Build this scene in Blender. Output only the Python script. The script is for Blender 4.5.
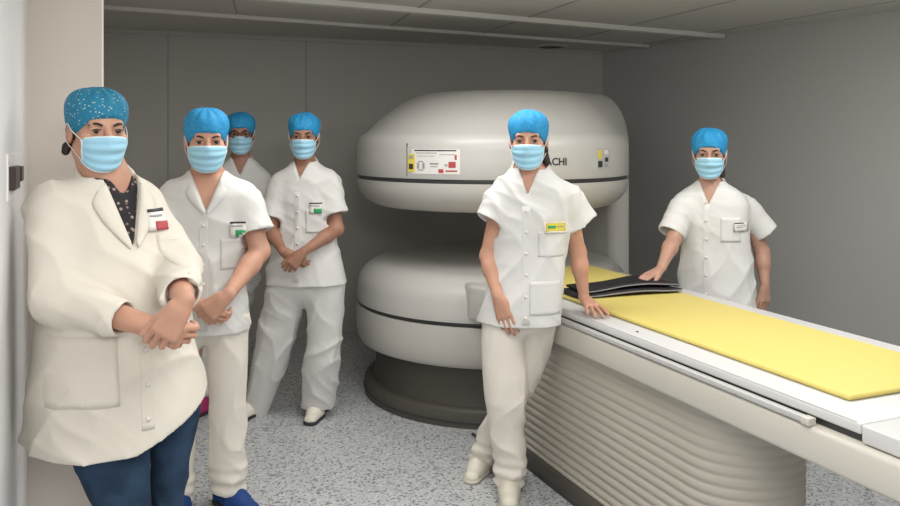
import bpy, bmesh, math, random
import numpy as np
from mathutils import Vector, Matrix
from mathutils.bvhtree import BVHTree
random.seed(7)
for o in list(bpy.data.objects): bpy.data.objects.remove(o)
S = bpy.context.scene
COL = S.collection
R = math.radians

# ---------------------------------------------------------------- camera, world, lamps, exposure
FPX, CH, HY = 820.0, 1.58, 136.0           # focal length in px, eye height, horizon row
cd = bpy.data.cameras.new('camera'); cam = bpy.data.objects.new('camera', cd); COL.objects.link(cam)
cam.location = (0, 0, CH); cam.rotation_euler = (R(90), 0, 0)
cd.sensor_width = 36; cd.lens = FPX/900*36; cd.shift_y = -(253-HY)/900; cd.clip_start = .05
S.camera = cam
W = bpy.data.worlds.new('world'); S.world = W; W.use_nodes = True
W.node_tree.nodes['Background'].inputs[0].default_value = (1.0, .97, .93, 1)
W.node_tree.nodes['Background'].inputs[1].default_value = .50
def area(name, loc, rot, sx, sy, power, col=(1, .975, .94)):
    l = bpy.data.lights.new(name, 'AREA'); l.shape = 'RECTANGLE'; l.size = sx; l.size_y = sy; l.energy = power; l.color = col
    o = bpy.data.objects.new(name, l); COL.objects.link(o); o.location = loc; o.rotation_euler = rot; return o
area('ceiling_lamp_front', (.35, 1.7, 2.33), (0, 0, 0), 1.3, 1.0, 28)
area('ceiling_lamp_right', (1.75, 3.1, 2.33), (0, 0, 0), .6, 1.2, 26)
area('ceiling_lamp_corridor', (.1, -.5, 2.30), (R(45), 0, 0), 1.6, .7, 74)
area('added_fill_middle', (-.15, 3.5, 2.33), (0, 0, 0), 1.2, .6, 20)  # unseen fill light, added to brighten the deeper part of the room
S.view_settings.view_transform = 'Standard'; S.view_settings.look = 'None'
S.view_settings.gamma = 1; S.view_settings.use_curve_mapping = False
S.view_settings.exposure = 0.0

# ---------------------------------------------------------------- helpers
def P(px, py, Y):                       # a spot in the room given where it is seen and how far away it is
    return np.array([(px-450)/FPX*Y, Y, CH-(py-HY)/FPX*Y])
def nrm(v):
    v = np.array(v, float); return v/np.linalg.norm(v)
def mk(name, rgb, rough=.6, metal=0, bump=0, bscale=200, var=0, vscale=5, spec=.5, coat=0, bdist=.002):
    m = bpy.data.materials.new(name); m.use_nodes = True; nt = m.node_tree; b = nt.nodes['Principled BSDF']
    b.inputs['Base Color'].default_value = (*rgb, 1); b.inputs['Roughness'].default_value = rough
    b.inputs['Metallic'].default_value = metal; b.inputs['Specular IOR Level'].default_value = spec
    b.inputs['Coat Weight'].default_value = coat
    tc = nt.nodes.new('ShaderNodeTexCoord')
    if bump:
        n = nt.nodes.new('ShaderNodeTexNoise'); n.inputs['Scale'].default_value = bscale; n.inputs['Detail'].default_value = 4
        u = nt.nodes.new('ShaderNodeBump'); u.inputs['Strength'].default_value = bump; u.inputs['Distance'].default_value = bdist
        nt.links.new(tc.outputs['Object'], n.inputs['Vector']); nt.links.new(n.outputs['Fac'], u.inputs['Height'])
        nt.links.new(u.outputs['Normal'], b.inputs['Normal'])
    if var:
        n = nt.nodes.new('ShaderNodeTexNoise'); n.inputs['Scale'].default_value = vscale; n.inputs['Detail'].default_value = 3
        r = nt.nodes.new('ShaderNodeValToRGB'); r.color_ramp.elements[0].position = .35; r.color_ramp.elements[1].position = .65
        r.color_ramp.elements[0].color = (*[c*(1-var) for c in rgb], 1); r.color_ramp.elements[1].color = (*[min(1, c*(1+var)) for c in rgb], 1)
        nt.links.new(tc.outputs['Object'], n.inputs['Vector']); nt.links.new(n.outputs['Fac'], r.inputs['Fac'])
        nt.links.new(r.outputs['Color'], b.inputs['Base Color'])
    return m
def speckled(name, base, dots, scale, lo, hi, rough=.7, kind='VORONOI', bump=0):
    m = mk(name, base, rough); nt = m.node_tree; b = nt.nodes['Principled BSDF']
    tc = nt.nodes.new('ShaderNodeTexCoord')
    if kind == 'VORONOI':
        n = nt.nodes.new('ShaderNodeTexVoronoi'); out = n.outputs['Distance']
    else:
        n = nt.nodes.new('ShaderNodeTexNoise'); n.inputs['Detail'].default_value = 2; out = n.outputs['Fac']
    n.inputs['Scale'].default_value = scale
    r = nt.nodes.new('ShaderNodeValToRGB'); r.color_ramp.elements[0].position = lo; r.color_ramp.elements[1].position = hi
    r.color_ramp.elements[0].color = (*dots, 1); r.color_ramp.elements[1].color = (*base, 1)
    nt.links.new(tc.outputs['Object'], n.inputs['Vector']); nt.links.new(out, r.inputs['Fac'])
    nt.links.new(r.outputs['Color'], b.inputs['Base Color'])
    return m

def obj(name, verts, faces, mat, parent=None, smooth=True, root=None, mats=None, fm=None):
    me = bpy.data.meshes.new(name)
    v = np.asarray(verts, dtype=np.float64).reshape(-1, 3)
    if root is not None: v = v-np.asarray(root)
    if isinstance(faces, np.ndarray):
        me.vertices.add(len(v)); me.vertices.foreach_set('co', v.ravel().astype(np.float32))
        n = len(faces); me.loops.add(n*4); me.loops.foreach_set('vertex_index', faces.ravel().astype(np.int32))
        me.polygons.add(n); me.polygons.foreach_set('loop_start', np.arange(0, n*4, 4, dtype=np.int32))
        me.update(calc_edges=True); me.validate()
    else:
        me.from_pydata(v.tolist(), [], faces); me.update()
    for m in (mats or [mat]): me.materials.append(m)
    if fm is not None: me.polygons.foreach_set('material_index', np.array(fm, dtype=np.int32))
    me.polygons.foreach_set('use_smooth', [smooth]*len(me.polygons))
    o = bpy.data.objects.new(name, me); COL.objects.link(o); o.parent = parent
    return o
def bmobj(name, bm, mat, parent=None, smooth=False, root=None, bevel=0, mats=None):
    bmesh.ops.recalc_face_normals(bm, faces=bm.faces)
    if bevel:
        bmesh.ops.bevel(bm, geom=[e for e in bm.edges if e.calc_face_angle(0) > .5], offset=bevel, segments=3, profile=.5, affect='EDGES')
    if root is not None: bmesh.ops.translate(bm, vec=-Vector(root), verts=bm.verts)
    me = bpy.data.meshes.new(name); bm.to_mesh(me); bm.free()
    for m in (mats or [mat]): me.materials.append(m)
    for p in me.polygons: p.use_smooth = smooth
    if smooth:
        me.set_sharp_from_angle(angle=R(40))
    o = bpy.data.objects.new(name, me); COL.objects.link(o); o.parent = parent
    return o
def tag(o, label=None, cat=None, group=None, kind=None):
    if label: o['label'] = label
    if cat: o['category'] = cat
    if group: o['group'] = group
    if kind: o['kind'] = kind
    return o
def empty(name, loc, rz=0):
    o = bpy.data.objects.new(name, None); o.empty_display_size = .1; COL.objects.link(o); o.location = loc; o.rotation_euler = (0, 0, rz); return o
def prism(pts, z0, z1):                 # vertical prism over a plan outline
    bm = bmesh.new()
    a = [bm.verts.new((p[0], p[1], z0)) for p in pts]; b = [bm.verts.new((p[0], p[1], z1)) for p in pts]
    n = len(pts); bm.faces.new(a[::-1]); bm.faces.new(b)
    for i in range(n): bm.faces.new((a[i], a[(i+1) % n], b[(i+1) % n], b[i]))
    return bm
def tube(path, r, seg=8, closed=False):
    path = [np.array(p, float) for p in path]; V = []; Fc = []
    n = len(path)
    for i, p in enumerate(path):
        a = path[(i-1) % n] if (i > 0 or closed) else p; b = path[(i+1) % n] if (i < n-1 or closed) else p
        d = nrm(b-a); s = np.cross(d, (0, 0, 1)) if abs(d[2]) < .9 else np.cross(d, (1, 0, 0)); s = nrm(s); t = np.cross(d, s)
        rr = r[i] if hasattr(r, '__len__') else r
        for k in range(seg):
            q = 2*math.pi*k/seg; V.append(p+rr*(math.cos(q)*s+math.sin(q)*t))
    for i in range(n if closed else n-1):
        j = (i+1) % n
        for k in range(seg):
            Fc.append((i*seg+k, i*seg+(k+1) % seg, j*seg+(k+1) % seg, j*seg+k))
    if not closed:
        Fc.append(tuple(range(seg))[::-1]); Fc.append(tuple((n-1)*seg+k for k in range(seg)))
    return V, Fc
def smooth_path(pts, n=40):
    pts = np.array(pts, float); k = len(pts); out = []
    for i in range(k-1):
        p0 = pts[max(i-1, 0)]; p1 = pts[i]; p2 = pts[i+1]; p3 = pts[min(i+2, k-1)]
        m = max(2, n//(k-1))
        for j in range(m):
            t = j/m; out.append(.5*((2*p1)+(-p0+p2)*t+(2*p0-5*p1+4*p2-p3)*t*t+(-p0+3*p1-3*p2+p3)*t**3))
    out.append(pts[-1]); return out

# ---------------------------------------------------------------- implicit surface builder (bodies and clothes as one continuous skin)
class Field:
    def __init__(s, lo, hi, h):
        s.lo = np.array(lo, float); s.h = h
        s.n = np.ceil((np.array(hi)-s.lo)/h).astype(int)+1
        s.F = np.full(s.n, .2, dtype=np.float32)
    def win(s, lo, hi, m):
        a = np.clip(np.floor((np.array(lo)-m-s.lo)/s.h).astype(int), 0, s.n); b = np.clip(np.ceil((np.array(hi)+m-s.lo)/s.h).astype(int)+1, 0, s.n)
        sl = tuple(slice(a[i], b[i]) for i in range(3))
        g = [s.lo[i]+s.h*np.arange(a[i], b[i]) for i in range(3)]
        return sl, g[0][:, None, None], g[1][None, :, None], g[2][None, None, :]
    def add(s, pr, k=.01):
        sl, X, Y, Z = s.win(pr[0], pr[1], k+3*s.h)
        if min(s.F[sl].shape) == 0: return
        d = pr[2](X, Y, Z); f = s.F[sl]
        if k > 0:
            q = np.maximum(k-np.abs(f-d), 0)/k; s.F[sl] = np.minimum(f, d)-q*q*k*.25
        else: s.F[sl] = np.minimum(f, d)
    def cut(s, pr, k=.004):
        sl, X, Y, Z = s.win(pr[0], pr[1], k+3*s.h)
        if min(s.F[sl].shape) == 0: return
        d = -pr[2](X, Y, Z); f = s.F[sl]
        if k > 0:
            q = np.maximum(k-np.abs(f-d), 0)/k; s.F[sl] = np.maximum(f, d)+q*q*k*.25
        else: s.F[sl] = np.maximum(f, d)
    def displace(s, fn, band=.04):
        m = np.nonzero(np.abs(s.F) < band)
        X = s.lo[0]+s.h*m[0]; Y = s.lo[1]+s.h*m[1]; Z = s.lo[2]+s.h*m[2]
        s.F[m] += fn(X, Y, Z).astype(np.float32)
    def mesh(s):
        F = s.F; F[0] = F[-1] = .2; F[:, 0] = F[:, -1] = .2; F[:, :, 0] = F[:, :, -1] = .2
        I = F < 0
        c = np.zeros(np.array(F.shape)-1, dtype=np.int8)
        for a in (0, 1):
            for b in (0, 1):
                for d in (0, 1): c += I[a:c.shape[0]+a, b:c.shape[1]+b, d:c.shape[2]+d]
        act = (c > 0) & (c < 8); ii = np.nonzero(act); n = len(ii[0])
        idx = np.full(c.shape, -1, dtype=np.int32); idx[ii] = np.arange(n)
        pos = np.zeros((n, 3)); cnt = np.zeros(n)
        for ax in range(3):
            for u in (0, 1):
                for v in (0, 1):
                    o = [0, 0, 0]; o[(ax+1) % 3] = u; o[(ax+2) % 3] = v
                    e = list(o); e[ax] = 1
                    va = F[ii[0]+o[0], ii[1]+o[1], ii[2]+o[2]]; vb = F[ii[0]+e[0], ii[1]+e[1], ii[2]+e[2]]
                    x = (va < 0) != (vb < 0); t = np.where(x, va/np.where(x, va-vb, 1), 0)
                    p = np.tile(np.array(o, float), (n, 1)); p[:, ax] = t
                    pos += p*x[:, None]; cnt += x
        pos = pos/cnt[:, None]+np.stack(ii, 1); pos = s.lo+pos*s.h
        Q = []
        for ax in range(3):
            b, d = (ax+1) % 3, (ax+2) % 3
            sl0 = [slice(None)]*3; sl1 = [slice(None)]*3
            sl0[ax] = slice(0, -1); sl1[ax] = slice(1, None)
            x = I[tuple(sl0)] != I[tuple(sl1)]
            e = np.array(np.nonzero(x)); ok = (e[b] > 0) & (e[d] > 0) & (e[b] < c.shape[b]) & (e[d] < c.shape[d]); e = e[:, ok]
            def cell(db, dd):
                q = e.copy(); q[b] += db; q[d] += dd; return idx[q[0], q[1], q[2]]
            f = np.stack([cell(-1, -1), cell(0, -1), cell(0, 0), cell(-1, 0)], 1)
            ins = I[e[0], e[1], e[2]]
            f[~ins] = f[~ins][:, ::-1]; Q.append(f)
        return pos, np.concatenate(Q)
def relax(V, Q, it=1, w=.5):
    for _ in range(it):
        acc = np.zeros_like(V); n = np.zeros(len(V))
        for i in range(4):
            a = Q[:, i]; b = Q[:, (i+1) % 4]
            for ax in range(3):
                acc[:, ax] += np.bincount(a, V[b, ax], len(V))+np.bincount(b, V[a, ax], len(V))
            n += np.bincount(a, minlength=len(V))+np.bincount(b, minlength=len(V))
        V = V*(1-w)+w*acc/n[:, None]
    return V
def rcone(a, b, ra, rb, flat=None, ff=1.0):
    a = np.array(a, float); b = np.array(b, float); m = max(ra, rb)*max(1, ff)
    ab = b-a; L2 = max(ab@ab, 1e-9)
    def f(X, Y, Z):
        px, py, pz = X-a[0], Y-a[1], Z-a[2]
        t = np.clip((px*ab[0]+py*ab[1]+pz*ab[2])/L2, 0, 1)
        dx, dy, dz = px-t*ab[0], py-t*ab[1], pz-t*ab[2]
        q = dx*dx+dy*dy+dz*dz
        if flat is not None:
            w = dx*flat[0]+dy*flat[1]+dz*flat[2]; q = q-w*w+(w/ff)**2
        return np.sqrt(np.maximum(q, 0))-(ra+(rb-ra)*t)
    return np.minimum(a, b)-m, np.maximum(a, b)+m, f
def cone(a, b, ra, rb, flat=None, ff=1.0):   # flat ended
    a = np.array(a, float); b = np.array(b, float); m = max(ra, rb)*max(1, ff); ab = b-a; L = np.linalg.norm(ab); u = ab/L
    def f(X, Y, Z):
        px, py, pz = X-a[0], Y-a[1], Z-a[2]
        t = px*u[0]+py*u[1]+pz*u[2]
        dx, dy, dz = px-t*u[0], py-t*u[1], pz-t*u[2]; q = dx*dx+dy*dy+dz*dz
        if flat is not None:
            w = dx*flat[0]+dy*flat[1]+dz*flat[2]; q = q-w*w+(w/ff)**2
        return np.maximum(np.sqrt(np.maximum(q, 0))-(ra+(rb-ra)*np.clip(t/L, 0, 1)), np.maximum(-t, t-L))
    return np.minimum(a, b)-m, np.maximum(a, b)+m, f
def ell(c, r, B=None):                  # B rows: local axes
    c = np.array(c, float); r = np.array(r, float); m = r.max()
    B = np.eye(3) if B is None else np.array(B)
    def f(X, Y, Z):
        px, py, pz = X-c[0], Y-c[1], Z-c[2]
        l = [B[i][0]*px+B[i][1]*py+B[i][2]*pz for i in range(3)]
        k0 = np.sqrt(sum((l[i]/r[i])**2 for i in range(3))); k1 = np.sqrt(sum((l[i]/r[i]**2)**2 for i in range(3)))
        return k0*(k0-1)/np.maximum(k1, 1e-6)
    return c-m, c+m, f
def loft(sec, off=0, zmin=None, zmax=None, ex=2.3, hem=None, ridges=None):   # sec rows: z, cx, cy, a, b, yaw
    A = np.array(sorted([list(q) for q in sec]), float)
    zz = np.linspace(A[0, 0], A[-1, 0], 240)
    T = np.stack([np.interp(zz, A[:, 0], A[:, i]) for i in range(1, 6)], 1)
    k = 11; ker = np.hanning(k+2)[1:-1]; ker /= ker.sum()
    Tp = np.pad(T, ((k//2, k//2), (0, 0)), mode='edge'); T = np.stack([np.convolve(Tp[:, i], ker, 'valid') for i in range(5)], 1)
    z0 = A[0, 0] if zmin is None else zmin; z1 = A[-1, 0] if zmax is None else zmax
    m = A[:, 3:5].max()*1.05+off
    lo = np.array([A[:, 1].min()-m, A[:, 2].min()-m, z0]); hi = np.array([A[:, 1].max()+m, A[:, 2].max()+m, z1])
    def f(X, Y, Z):
        cx, cy, a, b, yw = [np.interp(Z.ravel(), zz, T[:, i]).reshape(Z.shape) for i in range(5)]
        a = a+off; b = b+off
        ca, sa = np.cos(yw), np.sin(yw)
        x, y = X-cx, Y-cy; u = x*ca+y*sa; v = -x*sa+y*ca
        aa = a
        if ridges is not None:
            th = np.arctan2(v, u); aa = 1.0+ridges(th, Z)
            q = (np.abs(u/a)**ex+np.abs(v/b)**ex)**(1/ex)/aa
        else:
            q = (np.abs(u/a)**ex+np.abs(v/b)**ex)**(1/ex)
        d = (q-1)*np.minimum(a, b)
        lowz = z0 if hem is None else z0+hem(X, Y)
        return np.maximum(d, np.maximum(lowz-Z, Z-z1))
    return lo, hi, f
def wrinkle(amp, kx, kz, seed=0):
    rs = np.random.RandomState(seed); ph = rs.uniform(0, 6.28, 12)
    rd = lambda p: (1-np.abs(np.sin(p*.5)))**1.6*2-.55
    def f(X, Y, Z):
        w = .6*np.sin(9*X+7*Z+ph[0])+.6*np.sin(-8*Y+11*Z+ph[1])+.3*np.sin(23*X-17*Z+ph[6])
        A = kx*(X*.9+Y*.5)+kz*Z+2.4*w+ph[2]; B = kx*(X*.8-Y*.5)-kz*1.1*Z+3.0*w+ph[3]
        n = rd(A)*(.5+.5*np.sin(7*Z+4*X+ph[7]))+rd(B)*(.5+.5*np.sin(8*Z-5*X+ph[8]))+.45*rd(1.8*A-.8*B)*(.5+.5*np.sin(-6*Z+9*X+ph[9]))
        return -amp*n
    return f

# ---------------------------------------------------------------- materials
M = {}
M['white_cloth'] = mk('white_cloth', (.69, .69, .675), .85, bump=.28, bscale=16, bdist=.010, spec=.2)
M['cream_cloth'] = mk('cream_cloth', (.80, .76, .69), .85, bump=.28, bscale=16, bdist=.010, spec=.2)
M['coat_cloth'] = mk('coat_cloth', (.73, .69, .61), .85, bump=.28, bscale=16, bdist=.010, spec=.2)
M['seam'] = mk('seam_thread', (.66, .62, .54), .9)
M['jeans'] = mk('denim', (.024, .048, .088), .85, bump=.4, bscale=45, bdist=.006, var=.35, vscale=9, spec=.2)
M['cap_blue'] = speckled('cap_cloth_blue', (.012, .26, .55), (.20, .55, .68), 150, .16, .24, .75)
M['cap_teal'] = speckled('cap_cloth_teal', (.012, .19, .33), (.42, .55, .50), 95, .16, .26, .75)
M['mask'] = mk('mask_fabric', (.36, .66, .84), .75, bump=.2, bscale=150)
M['mask_edge'] = mk('mask_edging', (.72, .84, .90), .75)
M['loop'] = mk('ear_loop_elastic', (.8, .82, .82), .8)
M['badge_white'] = mk('badge_white', (.78, .77, .74), .6)
M['ink'] = mk('dark_print', (.03, .03, .035), .6)
M['red'] = mk('red_print', (.45, .07, .08), .6)
M['green'] = mk('green_print', (.03, .36, .14), .6)
M['yellow'] = mk('yellow_print', (.75, .62, .08), .6)
M['grey_print'] = mk('grey_print', (.35, .35, .36), .6)
M['button'] = mk('button_plastic', (.78, .76, .70), .35)
M['hair'] = mk('dark_hair', (.018, .012, .010), .6, bump=.6, bscale=120)
M['eyewhite'] = mk('eye_white', (.40, .36, .33), .25)
M['iris'] = mk('iris_dark', (.03, .018, .012), .15)
M['clog'] = mk('white_shoe_leather', (.80, .76, .66), .45)
M['sole'] = mk('shoe_sole', (.62, .58, .50), .7)
M['blue_shoe'] = mk('blue_shoe', (.008, .05, .22), .7, bump=.3, bscale=60)
M['pink_shoe'] = mk('pink_shoe', (.42, .03, .14), .6)
M['dark_sole'] = mk('dark_sole', (.03, .03, .035), .7)
M['blouse'] = speckled('dark_floral_blouse', (.016, .014, .018), (.42, .30, .26), 55, .18, .34, .8)
M['glasses'] = mk('black_frame', (.012, .012, .014), .3)
M['shell'] = mk('scanner_shell', (.56, .553, .53), .32, spec=.45)
M['shell2'] = mk('scanner_shell_beige', (.56, .545, .51), .38, spec=.45)
M['trimdark'] = mk('dark_trim', (.045, .045, .048), .4)
M['plinth'] = mk('plinth_brown_grey', (.085, .078, .066), .5)
M['bellows'] = mk('bellows_beige', (.46, .43, .375), .55)
M['table_white'] = mk('table_white', (.62, .62, .62), .35)
M['table_beige'] = mk('table_beige', (.58, .555, .50), .4)
M['rail'] = mk('rail_grey', (.50, .50, .49), .35)
M['pad_yellow'] = mk('yellow_pad_vinyl', (.66, .55, .165), .6, bump=.2, bscale=12, bdist=.004, spec=.3)
M['mat_black'] = mk('black_mat', (.014, .012, .016), .6, spec=.3)
M['piping'] = mk('grey_piping', (.28, .27, .28), .6)
M['wall_dark'] = mk('wall_grey', (.50, .488, .46), .6, bump=.05, bscale=60)
M['wall_right'] = mk('wall_grey_right', (.52, .515, .505), .55, bump=.05, bscale=60)
M['wall_beige'] = mk('wall_beige', (.76, .70, .63), .6, bump=.05, bscale=60)
M['wall_white'] = mk('wall_white', (.82, .825, .84), .5)
M['latch'] = mk('latch_brown', (.03, .018, .014), .4)
M['ceil'] = mk('ceiling_tile', (.60, .585, .54), .8, bump=.1, bscale=80)
M['ceilrail'] = mk('ceiling_rail', (.72, .71, .67), .6)
def skin(rgb):
    m = mk('skin', rgb, .5, bump=.12, bscale=90, var=.07, vscale=14)
    b = m.node_tree.nodes['Principled BSDF']; b.inputs['Subsurface Weight'].default_value = .12
    b.inputs['Subsurface Radius'].default_value = (.02, .008, .004); b.inputs['Subsurface Scale'].default_value = .5
    return m
# vinyl floor with chips
def floor_mat():
    m = mk('speckled_vinyl', (.4, .41, .42), .42); nt = m.node_tree; b = nt.nodes['Principled BSDF']
    tc = nt.nodes.new('ShaderNodeTexCoord'); v = nt.nodes.new('ShaderNodeTexVoronoi'); v.inputs['Scale'].default_value = 105
    sp = nt.nodes.new('ShaderNodeSeparateColor')
    r = nt.nodes.new('ShaderNodeValToRGB'); r.color_ramp.interpolation = 'CONSTANT'
    e = r.color_ramp.elements; e[0].position = 0; e[0].color = (.20, .22, .24, 1); e[1].position = .16; e[1].color = (.54, .56, .58, 1)
    for p_, c_ in ((.42, (.60, .615, .63)), (.7, (.46, .48, .50)), (.88, (.68, .69, .69))):
        q = e.new(p_); q.color = (*c_, 1)
    nt.links.new(tc.outputs['Object'], v.inputs['Vector']); nt.links.new(v.outputs['Color'], sp.inputs[0]); nt.links.new(sp.outputs[0], r.inputs[0])
    nt.links.new(r.outputs[0], b.inputs['Base Color']); return m
M['floor'] = floor_mat()

# ---------------------------------------------------------------- room shell
TH = R(22.5); U = np.array([math.cos(TH), math.sin(TH)]); Vv = np.array([-math.sin(TH), math.cos(TH)])
def NS(n, s, z=0): return np.array([U[0]*n+Vv[0]*s, U[1]*n+Vv[1]*s, z])   # scanner-table axes: n across, s along
HC = 2.355
corner = np.array([1.40, 7.52]); backL = corner-U*4.3; rdir = np.array([.485, -.875]); right_end = corner+rdir*8.2
jamb = np.array([-1.19, 2.80]); wl = np.array([-1.442, 2.80])
def slab(name, p, q, th, side, z0, z1, mat):
    p = np.array(p); q = np.array(q); d = nrm(q-p); nn = np.array([-d[1], d[0]])*side*th
    b = prism([p, q, q+nn, p+nn], z0, z1); o = bmobj(name, b, mat); return tag(o, kind='structure')
fl = prism([(-4.5, -1.5), (6.5, -1.5), (6.5, 9.5), (-4.5, 9.5)], -.1, 0); tag(bmobj('floor', fl, M['floor']), kind='structure')
ce = prism([(-4.5, -1.5), (6.5, -1.5), (6.5, 9.5), (-4.5, 9.5)], HC, HC+.1); tag(bmobj('ceiling', ce, M['ceil']), kind='structure')
slab('wall_back', backL, corner, .12, 1, 0, HC, M['wall_dark'])
slab('wall_right', corner, right_end, .12, 1, 0, HC, M['wall_right'])
# left: end of partition faces the camera, its flank runs into the scanner room
far = np.array([-1.19, 2.80])+nrm([-.44, .898])*3.4
bmobj_o = bmobj('wall_left', prism([jamb, far, far+np.array([-.35, 0]), (-2.6, 2.81), (-1.7, 2.80)], 0, HC), M['wall_beige']); tag(bmobj_o, kind='structure')
near = wl-Vv*3.9
slab('wall_front', wl, near, .10, -1, 0, HC, M['wall_white'])
# metal corner bead of the partition and vertical joint strips on the back wall
tag(bmobj('trim_1', prism([jamb+(-.012, -.002), jamb+(.002, -.002), jamb+(.002, .012), jamb+(-.012, .012)], 0, HC), M['wall_beige']), kind='structure')
def on_line(px, p, d):                  # where a sight line meets a wall line, for a joint strip
    r = (px-450)/FPX; t = (r*p[1]-p[0])/(d[0]-r*d[1]); return p+d*t
for i, px in enumerate((168, 306)):
    c = on_line(px, corner, -U)-Vv*.004
    tag(bmobj('trim_%d' % (i+2), prism([c-U*.004, c+U*.004, c+U*.004+Vv*.01, c-U*.004+Vv*.01], 0, HC), M['grey_print']), kind='structure')
# ceiling rails
def ceil_rail(i, a, b, w=.045, h=.022):
    a = np.array(a); b = np.array(b); d = nrm(b-a); nn = np.array([-d[1], d[0]])*w/2
    tag(bmobj('trim_%d' % i, prism([a-nn, b-nn, b+nn, a+nn], HC-h, HC+.001), M['ceilrail']), kind='structure')
ceil_rail(4, (-2.2, 4.80), (1.68, 6.98)); ceil_rail(5, (-2.0, 3.95), (2.08, 6.27), .06, .03)
# ceiling panel joints: shallow dark grooves strips
k = 0
for (a, b) in (((.10, 3.9), (-.42, 5.78)), ((.85, 4.3), (.25, 6.15)), ((1.65, 4.6), (1.0, 6.5)), ((2.55, 4.7), (1.62, 6.9)), ((-1.0, 3.6), (-1.35, 5.2)), ((1.0, 3.8), (2.9, 4.78))):
    a = np.array(a); b = np.array(b); d = nrm(b-a); nn = np.array([-d[1], d[0]])*.006
    tag(bmobj('trim_%d' % (6+k), prism([a-nn, b-nn, b+nn, a+nn], HC-.003, HC+.001), M['grey_print']), kind='structure'); k += 1
# cornice in the angle of the back wall
a = backL; b = corner
tag(bmobj('trim_12', prism([a-Vv*.03, b-Vv*.03, b, a], HC-.03, HC), M['wall_dark']), kind='structure')
# skirting
tag(bmobj('baseboard_back', prism([a-Vv*.012, b-Vv*.012, b, a], 0, .07), M['wall_dark']), kind='structure')
rn = np.array([-rdir[1], rdir[0]]); rn = rn/np.linalg.norm(rn)
tag(bmobj('baseboard_right', prism([corner-rn*.012, right_end-rn*.012, right_end, corner], 0, .07), M['wall_right']), kind='structure')
# round ceiling air outlet
vc = P(551, 45, 1); Yv = (HC-CH)*FPX/(HY-46); vc = P(551, 46, Yv)
ve = empty('ceiling_vent', (vc[0], vc[1], HC)); tag(ve, 'small dark round air outlet in the ceiling above the scanner', 'vent')
def lathe(prof, seg=40, c=(0, 0)):
    V = []; Fc = []
    for (r, z) in prof:
        for i in range(seg):
            q = 2*math.pi*i/seg; V.append((c[0]+r*math.cos(q), c[1]+r*math.sin(q), z))
    for j in range(len(prof)-1):
        for i in range(seg): Fc.append((j*seg+i, j*seg+(i+1) % seg, (j+1)*seg+(i+1) % seg, (j+1)*seg+i))
    return V, Fc
v_, f_ = lathe([(.15, 0), (.15, -.012), (.135, -.016), (.125, -.006), (.125, 0)]); obj('vent_ring', v_, f_, M['ceil'], ve)
v_, f_ = lathe([(.124, -.004), (.09, -.012), (.085, -.006), (.05, -.014), (.045, -.008), (.001, -.016)]); obj('vent_louvre', v_, f_, M['trimdark'], ve)
# lock keeps on the near left wall
for z0, z1, nm in ((1.435, 1.49, 0),):
    le = empty('door_latch', (0, 0, 0))
    b0 = wl-Vv*.36; b1 = wl-Vv*.47; b2 = wl-Vv*.60; bn = U*.02
    le.location = (b1[0], b1[1], 1.47); tag(le, 'dark brown door latch blocks beside the left woman on the white wall edge', 'latch')
    rt = (b1[0], b1[1], 1.47)
    bmobj('latch_block', prism([b0-U*.004, b0-Vv*.06-U*.004, b0-Vv*.06+bn, b0+bn], 1.446, 1.49), M['latch'], le, root=rt, bevel=.003)
    bmobj('latch_block', prism([b1-U*.004, b2-U*.004, b2+bn, b1+bn], 1.430, 1.495), M['latch'], le, root=rt, bevel=.003)
    bmobj('latch_plate', prism([wl-Vv*.34-U*.004, wl-Vv*.62-U*.004, wl-Vv*.62+U*.004, wl-Vv*.34+U*.004], 1.40, 1.53), M['wall_white'], le, root=rt, bevel=.002)

# ---------------------------------------------------------------- the open scanner
C1 = (.265, 5.20, .85)
cA = (1.10, 5.417, .08); cB = (1.20, 6.13, .10); cC = (.72, 6.35, .12)
def outline(circs, n=160, off=0):
    out = []
    for i in range(n):
        q = 2*math.pi*i/n; d = np.array([math.cos(q), math.sin(q)])
        best = max(circs, key=lambda c: c[0]*d[0]+c[1]*d[1]+c[2]); out.append((best[0]+(best[2]+off)*d[0], best[1]+(best[2]+off)*d[1]))
    return out
def layers(name, ls, mat, parent, root):     # ls: (circles, offset, z)
    n = 160; V = []; Fc = []
    for (c, off, z) in ls:
        V += [(p[0], p[1], z) for p in outline(c, n, off)]
    for j in range(len(ls)-1):
        for i in range(n): Fc.append((j*n+i, j*n+(i+1) % n, (j+1)*n+(i+1) % n, (j+1)*n+i))
    Fc.append(tuple(range(n))[::-1]); Fc.append(tuple((len(ls)-1)*n+i for i in range(n)))
    o = obj(name, V, Fc, mat, parent, True, root); o.data.set_sharp_from_angle(angle=R(50)); return o
root = (C1[0], C1[1], 0)
mag = empty('scanner', root); tag(mag, 'large open two-disc scanner in pale grey behind the group', 'medical scanner')
HU = [C1, cA, cB, cC]
def lerpc(A, B, t): return [tuple(a[i]*(1-t)+b[i]*t for i in range(3)) for a, b in zip(A, B)]
TOP = [(.42, 5.50, .42), (.98, 5.55, .12), (1.06, 6.05, .14), (.70, 6.25, .16)]
lo_, up_ = [], []
for t in np.linspace(0, 1, 9):           # rounded underside
    q = t*math.pi/2; lo_.append((HU, -.17*(1-math.sin(q)), 1.155+.165*(1-math.cos(q))))
layers('upper_cover', lo_+[(HU, 0, 1.322)], M['shell2'], mag, root)
layers('trim_band', [(HU, -.015, 1.318), (HU, -.012, 1.322), (HU, -.012, 1.346), (HU, -.015, 1.35)], M['trimdark'], mag, root)
hs = [(HU, -.004, 1.345), (HU, 0, 1.352), (HU, 0, 1.45)]
TOP = [(.38, 5.48, .45), (.88, 5.55, .12), (.98, 6.05, .14), (.70, 6.25, .16)]
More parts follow.
